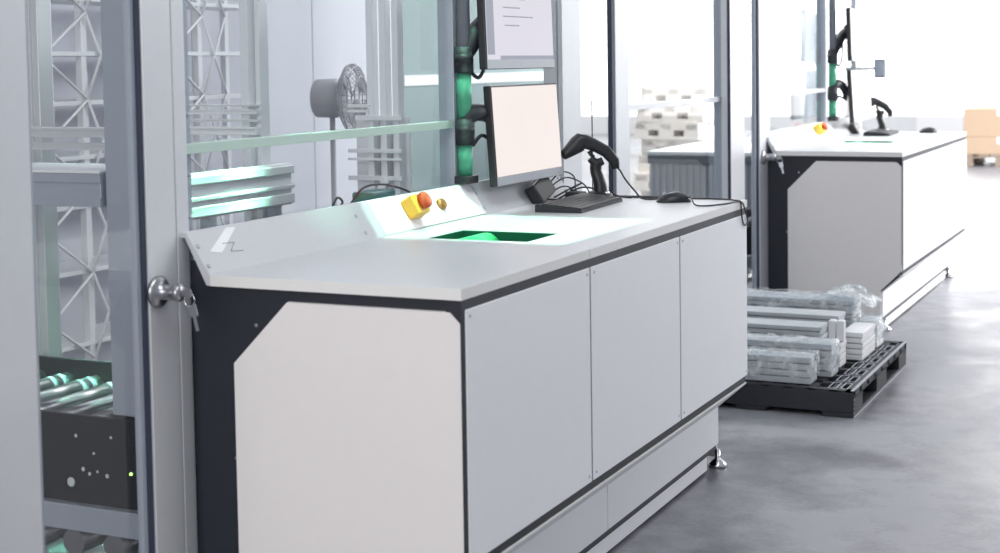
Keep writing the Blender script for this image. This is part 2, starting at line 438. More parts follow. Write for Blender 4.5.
# ------------------------------------------------------------------ monitors on the pole
def pole_and_monitors():
    t = thing('mounting_pole', 'dark vertical mounting pole with two black arms behind the monitors of the near desk', 'pole', (.022, 1.402, .999))
    obj('tube', B().cyl((.022, 1.402, .999), (.022, 1.402, 2.5), .021, 20), 'greyd', t)
    for z0, z1 in ((1.026, 1.118), (1.202, 1.338)):  # thin green wraps painting the light that falls on the pole
        obj('painted_glow', B().cyl((.022, 1.402, z0), (.022, 1.402, z1), .0225, 20), 'painted_glow', t, 'green light painted on the pole')
    for z in (1.0, 2.40): obj('clamp', B().box(-.001, .05, 1.368, 1.436, z, z + .025, .003), 'plastic', t)
    out = [t]
    W_ = .525
    for nm, zb, hgt, lab, al in (('monitor', .985, .315, 'lower monitor on the near desk, showing a blank cream page', 'lower black monitor arm with a curved elbow on the near pole'),
                             ('monitor', 1.350, .315, 'upper monitor on the near pole, showing a pale lilac text page', 'upper black monitor arm slanting up along the near pole')):
        low = zb < 1.2
        y0 = 1.463 if low else 1.402
        t = thing(nm, lab, 'monitor', (.1, y0 + W_ / 2, zb))
        M = Matrix.Translation((.1, y0, zb)) @ Matrix.Rotation(-.06 if low else -.03, 4, 'Y')
        obj('housing', B().box(-.026, 0, 0, W_, 0, hgt, .004, M).box(-.045, -.026, .12, W_ - .12, .07, hgt - .07, .008, M), 'plastic', t)
        obj('bezel', B().box(0, .0025, .004, W_ - .004, .002, .030, 0, M), 'silver', t, 'silver lower bezel')
        s = obj('screen', B().box(0, .0018, .008, W_ - .008, .030, hgt - .006, 0, M), 'screen_lo' if low else 'screen_hi', t)
        if not low:
            obj('page_margin', B().box(.0018, .0022, .008, .060, .045, hgt - .006, 0, M).box(.0018, .0022, .10, W_ - .008, .030, .042, 0, M), 'side_hi', s)
            tx = B()
            for k, (a, c) in enumerate(((.13, .33), (.13, .42), (.14, .30), (.13, .26), (.13, .36), (.14, .25))):
                z = hgt - .04 - k * .028
                tx.box(.0018, .0021, a, c, z, z + .004, 0, M)
            obj('text_line', tx, 'ink', s, 'faint lines of text')
        obj('badge', B().box(.0025, .0032, W_ * .47, W_ * .53, .012, .016, 0, M), 'alud', t)
        out.append(t)
        zj = 1.165 if low else 1.385
        a = obj('monitor_arm', B().cyl((.022, 1.402, zj - .045), (.022, 1.402, zj + .035), .030, 20), 'plastic_m', out[0])
        if low:
            pts = [(.022, 1.404, zj - .01), (.026, 1.404, zj + .03), (.040, 1.43, zj + .052), (.052, 1.500, zj + .045), (.056, 1.56, zj + .02), (.060, 1.60, zj - .01)]
            rad = [.024, .027, .028, .026, .024, .022]; zz = zj - .01
        else:
            pts = [(.022, 1.404, zj), (.030, 1.42, zj + .035), (.042, 1.447, zj + .075), (.054, 1.50, zj + .115), (.060, 1.55, zj + .14)]
            rad = [.024, .030, .033, .030, .024]; zz = zj + .14
        obj('arm', B().tube(pts, rad, 12), 'plastic_m', a)
        obj('head', B().cyl((.046, 1.62, zz), (.056, 1.62, zz), .045, 20), 'plastic_m', a)
        obj('band', B().cyl((.022, 1.402, zj - .012), (.022, 1.402, zj + .012), .0308, 20), 'plastic', a)
        if low: cp = [(.03, 1.44, zj - .05), (.045, 1.47, zj - .02), (.055, 1.52, zj - .035), (.058, 1.56, zj - .01)]
        else: cp = [(.03, 1.43, zj - .04), (.05, 1.445, zj - .06), (.062, 1.462, zj - .03), (.062, 1.48, zj + .03), (.06, 1.50, zj + .08)]
        obj('cable', B().tube(cp, .006, 8), 'cable', a)
    return out
pm = pole_and_monitors()
P2 = (.065, 4.74, 0)
P2M = {0: (.045, 4.78, 0), 1: (.08, 4.78, 0), 2: (.08, 4.78, 0)}
for k, (o, l) in enumerate(zip(pm, ('dark mounting pole with two black arms carrying the monitors of the far desk', 'lower monitor above the far desk, screen washed out white', 'upper monitor above the far desk, washed out white'))):
    d = dup(o, P2M[k], label=l)
    if k:                                                     # glare over the far screens, put in as plain white emission
        for c in list(d.children):
            if c.name.startswith('screen'):
                for g in list(c.children): bpy.data.objects.remove(g)
                c.data = c.data.copy(); c.data.materials[0] = MT['screen_glare']

# ------------------------------------------------------------------ things on the near worktop
ZD = .903
def make_keyboard():
    t = thing('keyboard', 'black computer keyboard lying on the near worktop below the monitor', 'keyboard', (.27, 1.70, ZD))
    M = Matrix.Translation((.262, 1.74, ZD)) @ Matrix.Rotation(.05, 4, 'Z')
    obj('body', B().prism([(-.075, 0), (.078, 0), (.078, .010), (-.07, .024), (-.075, .022)], 'y', -.207, .207, M), 'plastic_m', t)
    MK = M @ Matrix.Translation((0, 0, .0108)) @ Matrix.Rotation(.0955, 4, 'Y') @ Matrix.Translation((0, 0, .0055))
    k = B()
    for r in range(6):
        for c in range(22):
            x = .065 - r * .0222; y = -.201 + c * .0183
            if r == 0 and 4 <= c <= 8: continue
            k.prism([(x - .0095, y), (x + .0095, y), (x + .0095, y + .0165), (x - .0095, y + .0165)], 'z', 0, .006, MK)
    k.prism([(.0555, -.1298), (.0745, -.1298), (.0745, -.038), (.0555, -.038)], 'z', 0, .006, MK)
    obj('key_block', k, 'key', t)
    return t
kb = make_keyboard()
def make_mouse():
    t = thing('computer_mouse', 'black corded mouse lying near the far front corner of the near worktop', 'mouse', (.50, 1.97, ZD))
    b = B(); prof = [(-.056, .0), (-.054, .016), (-.04, .028), (-.01, .035), (.022, .030), (.046, .018), (.055, .004)]
    rings = []
    M = Matrix.Translation((.50, 1.975, ZD)) @ Matrix.Rotation(-2.6, 4, 'Z')
    for x, h in prof:
        wd = .030 * math.sqrt(max(.05, 1 - (x / .062) ** 2)) + .002
        rings.append([b.bm.verts.new(M @ Vector((x, math.cos(a) * wd, max(.0005, math.sin(a) * max(h, .003))))) for a in [PI * i / 10 for i in range(11)]])
    fs = []
    for i in range(len(rings) - 1):
        for k in range(10):
            f = b.bm.faces.new((rings[i][k], rings[i][k + 1], rings[i + 1][k + 1], rings[i + 1][k])); f.smooth = True; fs.append(f)
        f = b.bm.faces.new((rings[i][0], rings[i + 1][0], rings[i + 1][10], rings[i][10])); fs.append(f)
    fs.append(b.bm.faces.new(rings[0])); fs.append(b.bm.faces.new(list(reversed(rings[-1]))))
    bmesh.ops.recalc_face_normals(b.bm, faces=fs)
    obj('shell', b, 'plastic', t)
    obj('scroll_wheel', B().cyl(M @ Vector((.030, -.003, .026)), M @ Vector((.030, .003, .026)), .007, 12), 'alud', t)
    return t
ms = make_mouse()
mc = tag(obj('mouse_cable', B().tube([(.545, 1.99, .918), (.575, 1.93, .925), (.61, 1.86, .908), (.65, 1.85, .906), (.69, 1.93, .906), (.703, 2.0, .9065), (.712, 2.045, .900),
        (.714, 2.075, .868), (.713, 2.10, .835), (.713, 2.07, .822), (.713, 2.045, .84), (.713, 2.03, .875), (.712, 2.025, .905), (.69, 2.05, .9065), (.63, 2.09, .906), (.52, 2.08, .906), (.36, 2.08, .906), (.2, 2.1, .906)], .0026, 6),
        'cable'), 'thin black mouse cable looped over the front edge of the near worktop', 'cable')

def make_scanner():
    t = thing('scanner_stand', 'black upright barcode scanner stand with a round base behind the keyboard', 'stand', (.195, 2.075, ZD))
    bx, by = .195, 2.075
    obj('base', B().lathe([(0, 0), (.052, 0), (.050, .010), (.03, .020), (.018, .024), (0, .024)], (bx, by, ZD), (0, 0, 1), 28), 'plastic', t)
    obj('column', B().tube([(bx + .008, by, ZD + .015), (bx + .006, by, ZD + .05), (bx - .008, by, ZD + .09), (bx - .006, by, ZD + .122)], [.025, .022, .020, .021], 12), 'plastic', t)
    obj('cradle', B().tube([(bx - .025, by - .01, ZD + .135), (bx - .006, by, ZD + .118), (bx + .015, by + .01, ZD + .126)], [.013, .017, .013], 10), 'plastic_m', t)
    obj('badge', B().lathe([(0, 0), (.008, 0), (.008, .002), (0, .002)], (bx + .040, by - .02, ZD + .020), (.5, -.6, .8), 14), 'chrome', t)
    s = thing('barcode_scanner', 'black pistol barcode scanner resting on its stand above the near keyboard', 'scanner', (bx, by, ZD + .13))
    # local frame: u along the barrel towards the nose (left in the photo), w up
    u = Vector((-.90, -.43, 0)).normalized(); wv = Vector((0, 0, 1)); n = u.cross(wv)
    def P(a, z, o=0): return Vector((bx, by, ZD)) + u * a + wv * z + n * o
    def loft(secs, m, nm):
        """secs: (a, z, half width, half height, tilt) -> rounded sections square to the run"""
        b = B(); R = []
        for i, (a, z, hw, hh) in enumerate(secs):
            a0, z0 = secs[max(i - 1, 0)][:2]; a1, z1 = secs[min(i + 1, len(secs) - 1)][:2]
            d = Vector((a1 - a0, z1 - z0)).normalized(); q = Vector((-d.y, d.x))
            ring = []
            for k in range(14):
                th = 2 * PI * k / 14; cx = math.copysign(abs(math.cos(th)) ** .7, math.cos(th)); sy = math.copysign(abs(math.sin(th)) ** .7, math.sin(th))
                ring.append(b.bm.verts.new(P(a + q.x * sy * hh, z + q.y * sy * hh, cx * hw)))
            R.append(ring)
        fs = []
        for i in range(len(R) - 1):
            for k in range(14):
                f = b.bm.faces.new((R[i][k], R[i][(k + 1) % 14], R[i + 1][(k + 1) % 14], R[i + 1][k])); f.smooth = True; fs.append(f)
        fs.append(b.bm.faces.new(R[0])); fs.append(b.bm.faces.new(list(reversed(R[-1]))))
        bmesh.ops.recalc_face_normals(b.bm, faces=fs)
        return obj(nm, b, m, s)
    loft([(-.060, .098, .014, .014), (-.056, .125, .017, .019), (-.028, .158, .020, .021), (.016, .182, .022, .022), (.045, .193, .025, .025), (.058, .192, .030, .032), (.072, .182, .033, .030), (.105, .156, .034, .020), (.122, .146, .033, .017)], 'plastic', 'body')
    loft([(.121, .146, .028, .013), (.126, .142, .027, .012)], 'greyd', 'scan_window')
    loft([(.030, .160, .008, .008), (.022, .146, .007, .007), (.012, .140, .005, .004)], 'plastic_m', 'trigger')
    cb = tag(obj('scanner_cable', B().tube([P(-.060, .105), P(-.075, .092), (.30, 2.065, .965), (.345, 2.03, .932), (.385, 1.995, .910), (.43, 2.03, .907), (.47, 2.075, .907), (.36, 2.10, .907), (.25, 2.09, .907)], .0032, 6), 'cable'),
        'black cable arching down from the barcode scanner handle to the near worktop', 'cable')
    return t, s
st, scn = make_scanner()
# little black adapter leaning on the backsplash, loose cables and an aerial
M = Matrix.Translation((.080, 1.845, .944)) @ Matrix.Rotation(-.5, 4, 'Y') @ Matrix.Rotation(.25, 4, 'X')
ad = thing('power_adapter', 'large black power adapter leaning on the backsplash under the lower near monitor', 'adapter', (.05, 1.90, ZD))
obj('case', B().box(-.02, .02, -.075, .075, -.036, .036, .006, M), 'plastic', ad)
obj('label_plate', B().box(.018, .0186, -.03, .03, -.018, .018, 0, M), 'greyd', ad)
def cable(pts, label, r=.0026):
    return tag(obj('cable', B().tube(pts, r, 6), 'cable'), label, 'cable')
cable([(.06, 1.95, .95), (.075, 2.0, .985), (.08, 2.06, .99), (.1, 2.09, .97), (.13, 2.03, .93), (.16, 2.0, .906)], 'black cable arching highest between the near adapter and the scanner stand')
cable([(.075, 1.93, .925), (.1, 1.97, .945), (.12, 2.0, .942), (.15, 1.98, .92), (.2, 1.96, .907), (.23, 1.99, .906)], 'black cable looping low behind the near keyboard')
cable([(.09, 1.88, .91), (.12, 1.95, .906), (.10, 2.02, .912), (.13, 2.04, .925), (.17, 1.96, .912), (.14, 1.92, .907), (.11, 1.99, .914), (.1, 2.05, .92)], 'tangled black cable lying behind the keyboard by the adapter', .0034)
cable([(.07, 1.90, .93), (.09, 1.97, .965), (.10, 2.04, .972), (.14, 2.07, .95), (.17, 2.05, .925), (.19, 2.02, .907)], 'black cable bowed from the near adapter to the scanner base, second highest')
cable([(.11, 1.92, .908), (.13, 2.0, .93), (.15, 2.06, .938), (.19, 2.10, .925), (.26, 2.1, .907), (.32, 2.06, .906)], 'black cable humped just behind the near scanner base', .0032)
cable([(.08, 1.96, .91), (.11, 2.03, .935), (.13, 2.09, .95), (.09, 2.10, .93), (.10, 2.05, .912), (.16, 2.0, .908), (.22, 2.0, .907)], 'black cable in a loose loop at the back corner of the near worktop', .003)
tag(obj('cable_block', B().box(.115, .175, 1.965, 2.02, ZD, ZD + .026, .005), 'plastic_m'), 'squat black cable block behind the near keyboard', 'adapter')
ae = thing('aerial', 'thin upright black aerial rod behind the near barcode scanner', 'aerial', (.165, 2.10, ZD))
obj('rod', B().cyl((.165, 2.10, ZD + .01), (.165, 2.10, 1.235), .0022, 8), 'cable', ae)
obj('foot', B().lathe([(0, 0), (.016, 0), (.013, .012), (0, .014)], (.165, 2.10, ZD), (0, 0, 1), 14), 'plastic', ae)
for o, l in ((kb, 'black keyboard lying on the far worktop in green light'), (ms, 'black mouse at the far end of the far worktop'),
             (st, 'dark barcode scanner stand on the far worktop'), (scn, 'dark barcode scanner on the stand of the far desk'), (ad, 'black adapter at the back of the far worktop')):
    dup(o, D2, label=l)

# ------------------------------------------------------------------ loaded pallet between the desks
def make_pallet():
    x0, x1, y0, y1, h = .08, .88, 2.945, 4.04, .105
    t = thing('plastic_pallet', 'black plastic pallet on the floor between the two desks, loaded with cartons', 'pallet', ((x0 + x1) / 2, (y0 + y1) / 2, 0))
    b = B()                                     # deck: frame, then a grid of bars with slots between
    b.box(x0, x1, y0, y0 + .04, .078, h).box(x0, x1, y1 - .04, y1, .078, h).box(x0, x0 + .04, y0, y1, .078, h).box(x1 - .03, x1, y0, y1, .078, h)
    b.box(x0, x1, y0, y1, .074, .080)
    for k in range(1, 9):
        x = x0 + .02 + k * .088; b.box(x - .016, x + .016, y0, y1, .08, h - .001)
    for k in range(1, 8): 
        y = y0 + k * (y1 - y0) / 8; b.box(x0, x1, y - .016, y + .016, .08, h - .001)
    obj('deck', b, 'plastic_m', t)
    lines = B()                                 # worn pale edges of the deck slots
    for xa, xb in ((.775, .805), (.822, .848)):
        for k in range(8):
            ya = y0 + .025 + k * .14; yb = ya + .11
            if yb > y1 - .02: continue
            lines.box(xa, xa + .004, ya, yb, h - .001, h + .001).box(xb, xb + .004, ya, yb, h - .001, h + .001)
            lines.box(xa, xb, ya, ya + .006, h - .001, h + .001).box(xa, xb, yb, yb + .006, h - .001, h + .001)
    obj('worn_edge', lines, 'silver', t, 'pale worn edges of the deck slots')
    for xa, xb in ((x0, x0 + .12), ((x0 + x1) / 2 - .07, (x0 + x1) / 2 + .07), (x1 - .12, x1)):
        for ya, yb in ((y0, y0 + .17), ((y0 + y1) / 2 - .10, (y0 + y1) / 2 + .10), (y1 - .17, y1)):
            obj('block', B().box(xa, xb, ya, yb, .014, .078, .002), 'plastic_m', t)
    obj('front_skirt', B().box(x0, x1, y0 - .002, y0 + .012, .02, .098, .002), 'plastic_m', t)
    for xa in (x0, (x0 + x1) / 2 - .06, x1 - .12): obj('runner', B().box(xa, xa + .12, y0, y1, 0, .014, .002), 'plastic_m', t)
    obj('scuffed_edge', B().box(x1 - .006, x1 + .001, y0 + .01, y1 - .01, .0, .005).box(x1 - .01, x1 + .001, y0, y1, h - .003, h + .001), 'silver', t, 'pale scuffed edge facing the aisle')
    s = B()
    for z in (.018, .035, .052, .069, .086): s.lathe([(.003, 0), (.002, .002)], (x1, y0 + .012, z), (1, 0, 0), 8)
    for z in (.02, .045, .07): s.lathe([(.003, 0), (.002, .002)], (x1, y1 - .012, z), (1, 0, 0), 8)
    obj('rivet', s, 'silver', t)
    return t
make_pallet()
ZP = .106
def stack(x0, x1, y0, y1, z0, n, hh, lab, m='carton', group=None, jit=.004, wrap=False, crushed=0.):
    """a bundle: flat cartons strapped together, each carton a part"""
    t = thing('carton_bundle', lab, 'bundle', ((x0 + x1) / 2, (y0 + y1) / 2, z0), group)
    for k in range(n):
        j = random.uniform(-jit, jit); j2 = random.uniform(-jit, jit)
        obj('carton', B().box(x0 + abs(j), x1 + j, y0 + j2, y1 + j2, z0 + k * hh + .0006, z0 + (k + 1) * hh - .0026, .0022), m, t)
    if wrap:
        b = B(); zt = z0 + n * hh; nx, ny = 16, 8
        g = [[b.bm.verts.new((x0 - .006 + (x1 - x0 + .012) * i / nx, y0 - .006 + (y1 - y0 + .012) * jj / ny, zt + .002 + random.uniform(0, .010 + crushed))) for jj in range(ny + 1)] for i in range(nx + 1)]
        for i in range(nx):
            for jj in range(ny): b.bm.faces.new((g[i][jj], g[i + 1][jj], g[i + 1][jj + 1], g[i][jj + 1]))
        f0 = [b.bm.verts.new((x0 - .006 + (x1 - x0 + .012) * i / nx, y0 - .007 - random.uniform(0, .004), z0 + .02 + random.uniform(-.01, .02))) for i in range(nx + 1)]
        for i in range(nx): b.bm.faces.new((f0[i], f0[i + 1], g[i + 1][0], g[i][0]))
        r0 = [b.bm.verts.new((x1 + .007 + random.uniform(0, .004), y0 - .006 + (y1 - y0 + .012) * jj / ny, z0 + .02 + random.uniform(-.01, .02))) for jj in range(ny + 1)]
        for jj in range(ny): b.bm.faces.new((r0[jj], r0[jj + 1], g[nx][jj + 1], g[nx][jj]))
        for f in b.bm.faces: f.smooth = True
        obj('film', b, 'film', t, 'clear plastic film')
    return t
stack(.14, .705, 3.0, 3.11, ZP, 4, .0265, 'nearest low bundle of flat cartons on the black pallet, topped with plastic film', wrap=True)
stack(.14, .745, 3.16, 3.28, ZP, 5, .0265, 'second low bundle of flat cartons, just behind the nearest one on the pallet', wrap=True)
stack(.66, .742, 3.36, 3.47, ZP, 4, .026, 'small short bundle of cartons behind the second low bundle', 'carton2')
stack(.70, .79, 3.54, 3.80, ZP, 5, .024, 'pale bundle of cartons with its long side to the aisle, mid pallet', 'carton2')
stack(.71, .79, 3.84, 3.98, ZP, 5, .024, 'pale short bundle of cartons at the far aisle side of the pallet', 'carton2', wrap=True)
stack(.12, .655, 3.36, 3.50, ZP, 8, .0205, 'tall bundle of long flat cartons in the middle of the pallet')
stack(.12, .69, 3.54, 3.68, ZP, 9, .0205, 'tall bundle of flat cartons directly behind the middle bundle')
stack(.12, .69, 3.82, 4.0, ZP, 10, .0205, 'tallest bundle of long flat cartons at the back of the pallet', wrap=True)
# roll of stretch film ends (two clear upright bundles) and a crumpled sheet on top
for i, (x, y) in enumerate(((.70, 3.40), (.735, 3.40))):
    b = B().box(x - .014, x + .014, y - .02, y + .02, ZP + .106, ZP + .19, .004)
    tag(obj('clear_packet', b, 'carton2'), ('left' if i == 0 else 'right') + ' of the two small upright white packets on the short carton bundle', 'packet')
b = B(); nx, ny = 18, 10
gx = [[b.bm.verts.new((.56 + .22 * i / nx, 3.80 + .24 * j / ny, ZP + .222 + .035 * math.sin(PI * i / nx) * math.sin(PI * j / ny) + random.uniform(0, .011) - (max(0, i / nx - .6) * .12))) for j in range(ny + 1)] for i in range(nx + 1)]
for i in range(nx):
    for j in range(ny): b.bm.faces.new((gx[i][j], gx[i + 1][j], gx[i + 1][j + 1], gx[i][j + 1]))
b.smooth()
o = tag(obj('plastic_sheet', b, 'film'), 'crumpled clear plastic sheet lying on the tallest carton bundle', 'plastic sheet')
md = o.modifiers.new('thickness', 'SOLIDIFY'); md.thickness = .002

# ------------------------------------------------------------------ far boxes on a wooden pallet
def wood_pallet(cx, cy, z, rz, label, group, L=1.2, Wd=.8, wm='wood'):
    t = thing('wooden_pallet', label, 'pallet', (cx, cy, z), group)
    t.rotation_euler = (0, 0, rz)
    def add(nm, b, m=wm):
        off = Vector((0, 0, 0)); me = bpy.data.meshes.new(nm); b.bm.to_mesh(me); b.bm.free(); me.materials.append(MT[m])
        o = bpy.data.objects.new(nm, me); C.objects.link(o); o.parent = t
    for k in range(5):
        x = -Wd / 2 + .06 + k * (Wd - .12) / 4
        add('deck_board', B().box(x - .06, x + .06, -L / 2, L / 2, .122, .144, .002))
    bl = .14 if L < 1 else .10; sz = .078 if L < 1 else .100
    for k in range(3):
        y = -L / 2 + bl / 2 + k * (L - bl) / 2
        add('stringer', B().box(-Wd / 2, Wd / 2, y - .05, y + .05, sz, .122, .002))
        for x in (-Wd / 2 + .06, 0, Wd / 2 - .06): add('block', B().box(x - .06, x + .06, y - bl / 2, y + bl / 2, .022, sz, .002))
    if L < 1:
        for x in (-Wd / 2 + .011, Wd / 2 - .011): add('side_board', B().box(x - .011, x + .011, -L / 2, L / 2, sz - .004, .122, .002))
    for x in (-Wd / 2 + .06, 0, Wd / 2 - .06): add('runner', B().box(x - .06, x + .06, -L / 2, L / 2, 0, .022, .002))
    return t
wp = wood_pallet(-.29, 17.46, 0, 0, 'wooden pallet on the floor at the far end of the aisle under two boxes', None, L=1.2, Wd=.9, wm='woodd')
def carton(x0, x1, y0, y1, z0, z1, lab):
    t = thing('cardboard_box', lab, 'box', ((x0 + x1) / 2, (y0 + y1) / 2, z0))
    obj('body', B().box(x0, x1, y0, y1, z0, z1, .006), 'tan', t)
    obj('tape', B().box((x0 + x1) / 2 - .03, (x0 + x1) / 2 + .03, y0 - .001, y1, z1 - .0005, z1 + .001).box((x0 + x1) / 2 - .03, (x0 + x1) / 2 + .03, y0 - .0015, y0, z1 - .09, z1), 'carton2', t)
carton(-.735, .13, 16.87, 17.9, .146, .365, 'lower tan cardboard box on the wooden pallet at the far end of the aisle')
carton(-.73, .12, 16.88, 17.9, .367, .715, 'upper tan cardboard box stacked at the far end of the aisle')

# stack of wooden pallets and the grey container seen through the right-hand glass
NAMES = ['lowest', 'second lowest', 'third lowest', 'fourth lowest', 'fourth highest', 'third highest', 'second highest', 'topmost']
for k in range(8):
    wood_pallet(-1.93 + .03 * math.sin(k * 2.1), 9.4 + .03 * math.cos(k * 1.7), k * .1445, 1.36 + .05 * math.sin(k * 1.3),
                NAMES[k] + ' wooden pallet in the stack behind the grey container', 'stacked wooden pallets', L=.62, Wd=.42)
def make_container():
    x0, x1, y0, y1, zt = -1.39, -.62, 7.0, 8.15, .758
    t = thing('storage_container', 'large grey ribbed container behind the glass between the two desks', 'container', ((x0 + x1) / 2, (y0 + y1) / 2, 0))
    obj('body', B().box(x0 + .02, x1 - .02, y0 + .02, y1 - .02, .06, zt - .03, .01), 'grey', t)
    r = B()
    for k in range(16):
        x = x0 + .03 + k * (x1 - x0 - .06) / 15; r.box(x - .012, x + .012, y0 + .008, y0 + .022, .07, zt - .09, .003)
    obj('rib', r, 'grey', t)
    obj('rim', B().box(x0 + .004, x1 - .004, y0 + .004, y1 - .004, zt - .085, zt - .03, .004), 'greyd', t, 'dark band under the lid')
    obj('lid', B().box(x0, x1, y0, y1, zt - .03, zt, .006), 'carton2', t, 'pale flat lid')
    for x in (x0 + .08, x1 - .08):
        for y in (y0 + .08, y1 - .08): obj('foot', B().box(x - .05, x + .05, y - .05, y + .05, 0, .06, .004), 'greyd', t)
make_container()

# ------------------------------------------------------------------ machinery behind the glass
def conveyor():
    t = thing('roller_conveyor', 'roller conveyor with black side plates behind the nearest glass door', 'conveyor', (-.75, .375, 0))
    xa, xb = -1.35, -.15
    fp = obj('side_plate', B().box(xa, xb, .15, .162, .285, .508, .002), 'plastic_m', t, 'black front side plate with pale blots')
    obj('side_plate', B().box(xa, xb, .59, .602, .285, .540, .002), 'plastic_m', t)
    sp = B()
    for x, z, r in ((-.475, .335, .013), (-.435, .372, .006), (-.415, .362, .005), (-.40, .415, .004), (-.36, .362, .006), (-.455, .455, .005), (-.345, .46, .004), (-.39, .37, .004)):
        sp.lathe([(r, 0), (r * .8, .0015)], (x, .15, z), (0, -1, 0), 12)
    obj('paint_blot', sp, 'paint', fp)
    for k in range(11):
        x = xa + .07 + k * .105
        r = obj('roller', B().cyl((x, .165, .475), (x, .588, .475), .026, 18), 'steel', t)
        obj('drive_band', B().cyl((x, .50, .475), (x, .52, .475), .0285, 18).cyl((x, .54, .475), (x, .56, .475), .0285, 18), 'alud', r)
    obj('lower_profile', B().box(xa, xb, .14, .18, .215, .28, .002).box(xa, xb, .58, .62, .215, .28, .002), 'alud', t)
    lr = B()
    for k in range(9): obj('lower_roller', B().cyl((xa + .07 + k * .13, .18, .17), (xa + .07 + k * .13, .58, .17), .034, 16), 'steel', t)
    for x in (xa + .03, xb - .03):
        for y in (.16, .60): obj('leg', B().box(x - .02, x + .02, y - .02, y + .02, 0, .22, .002), 'alud', t)
    obj('indicator', B().lathe([(.004, 0), (.003, .004)], (-.285, .15, .375), (0, -1, 0), 10), 'led', t, 'small lit green indicator')
    return t
cv = conveyor()
dup(cv, (.04, 4.80, 0), label='roller conveyor behind the glass door beside the far desk')

def profile_x(x0, x1, y, z0, z1, d=.04):
    """grooved aluminium profile running in X"""
    b = B().box(x0, x1, y, y + d, z0, z1, .002)
    h = z1 - z0
    b.box(x0, x1, y - .004, y, z0, z0 + h * .28, .001).box(x0, x1, y - .004, y, z1 - h * .28, z1, .001)
    return b
# guard frame behind the door: upright columns and cross members
t = thing('guard_frame', 'aluminium guard frame with a flat shelf beam behind the nearest glass door', 'frame', (-.45, .2, 0))
obj('upright', B().box(-1.075, -.995, .66, .72, 0, 2.5, .003).box(-1.05, -1.02, .652, .66, 0, 2.5, .001), 'alu', t)
obj('upright', B().box(-.352, -.277, .168, .215, .512, 2.5, .003), 'alud', t)
obj('cross_member', profile_x(-1.2, -.36, .24, 1.197, 1.222), 'alu', t)
obj('cross_member', profile_x(-1.2, -.36, .24, 1.165, 1.182), 'alu', t)
obj('shelf_beam', profile_x(-1.2, -.36, .16, 1.03, 1.112, .20), 'alud', t, 'thick grey beam with a bright top edge')
obj('shelf_top', B().box(-1.2, -.36, .155, .40, 1.113, 1.119), 'rackw', t)
# second frame, behind the long pane at left
def hatch(name, lab, x0, x1, y, zb, col, bars, wid=.03):
    t = thing(name, lab, 'frame', ((x0 + x1) / 2, y, 0))
    obj('upright', B().box(x1, x1 + wid, y, y + .05, 0, 2.5, .002), col, t)
    obj('upright', B().box(x1 + wid + .012, x1 + 2 * wid, y + .02, y + .07, 0, 2.5, .002), col, t)
    obj('upright', B().box(x0 - wid, x0, y, y + .05, 0, 2.5, .002), col, t)
    for z0, z1 in bars: obj('cross_member', profile_x(x0 - wid, x1 + 2 * wid, y - .005, z0, z1, .03), col, t)
    return t
hatch('guard_frame', 'pale window-like guard frame behind the left end of the long pane', -.78, -.525, 1.0, 1.26, 'rackw', ((1.252, 1.258), (1.228, 1.242), (1.205, 1.213), (1.165, 1.19)), .028)
t = thing('guard_frame', 'bright white guard frame behind the long pane, right of the fan', 'frame', (-.35, 1.52, 0))
for x in (-.37, -.322, -.275): obj('upright', B().box(x - .011, x + .011, 1.5, 1.54, 0, 2.5, .002), 'rackw', t)
for z0, z1, xa, xb in ((1.232, 1.242, -.45, -.37), (1.216, 1.224, -.45, -.37), (1.190, 1.206, -.42, -.25), (1.085, 1.098, -.45, -.25), (1.06, 1.068, -.45, -.25), (.995, 1.01, -.45, -.25)):
    obj('cross_member', B().box(xa, xb, 1.488, 1.5, z0, z1, .001), 'rackw', t)
obj('cover_panel', B().box(-.45, -.25, 1.545, 1.553, .95, 1.20, .001), 'rackw', t)
obj('brace', B().box(-.012, .012, -.006, .006, -.05, .05, 0, Matrix.Translation((-.335, 1.484, .955)) @ Matrix.Rotation(.6, 4, 'Y')), 'rackw', t, 'short slanting brace')
# grooved side beam in green light
t = thing('side_beam', 'pale grooved side beam lit green behind the left end of the near backsplash', 'beam', (-.45, .86, 0))
obj('beam', B().box(-.47, -.43, .60, 1.12, .95, 1.075, .002), 'rackw', t)
obj('ridge', B().box(-.43, -.418, .60, 1.12, 1.045, 1.07, .003).box(-.43, -.418, .60, 1.12, 1.0, 1.012, .002).box(-.43, -.418, .60, 1.12, .955, .985, .003), 'rackw', t)
for y in (.72, 1.05): obj('leg', B().box(-.465, -.435, y - .02, y + .02, 0, .95, .002), 'alud', t)
# white lattice rack
def rack():
    t = thing('lattice_rack', 'white lattice storage rack standing behind the glass at far left', 'rack', (-1.7, 1.9, 0))
    ys = [1.15, 1.62, 1.86, 2.33, 2.80]
    for y in ys:
        for x in (-1.66, -1.86): obj('post', B().box(x - .014, x + .014, y - .014, y + .014, 0, 2.5, .002), 'rackw', t)
    zs = [.35, .62, .86, 1.04, 1.24, 1.42, 1.62, 1.9, 2.2]
    for z in zs:
        obj('shelf', B().box(-1.875, -1.642, 1.14, 2.81, z, z + .016, .001), 'rackw', t)
    for i in range(len(ys) - 1):
        br = B()
        for z in range(7):
            a = .3 + z * .32
            br.cyl((-1.634, ys[i], a), (-1.634, ys[i + 1] if i % 2 == 0 else ys[i] + .16, a + .32), .0055, 6)
            br.cyl((-1.634, ys[i + 1] if i % 2 == 0 else ys[i] + .16, a), (-1.634, ys[i], a + .32), .0055, 6)
        obj('brace', br, 'rackw', t)
    return t
rack()
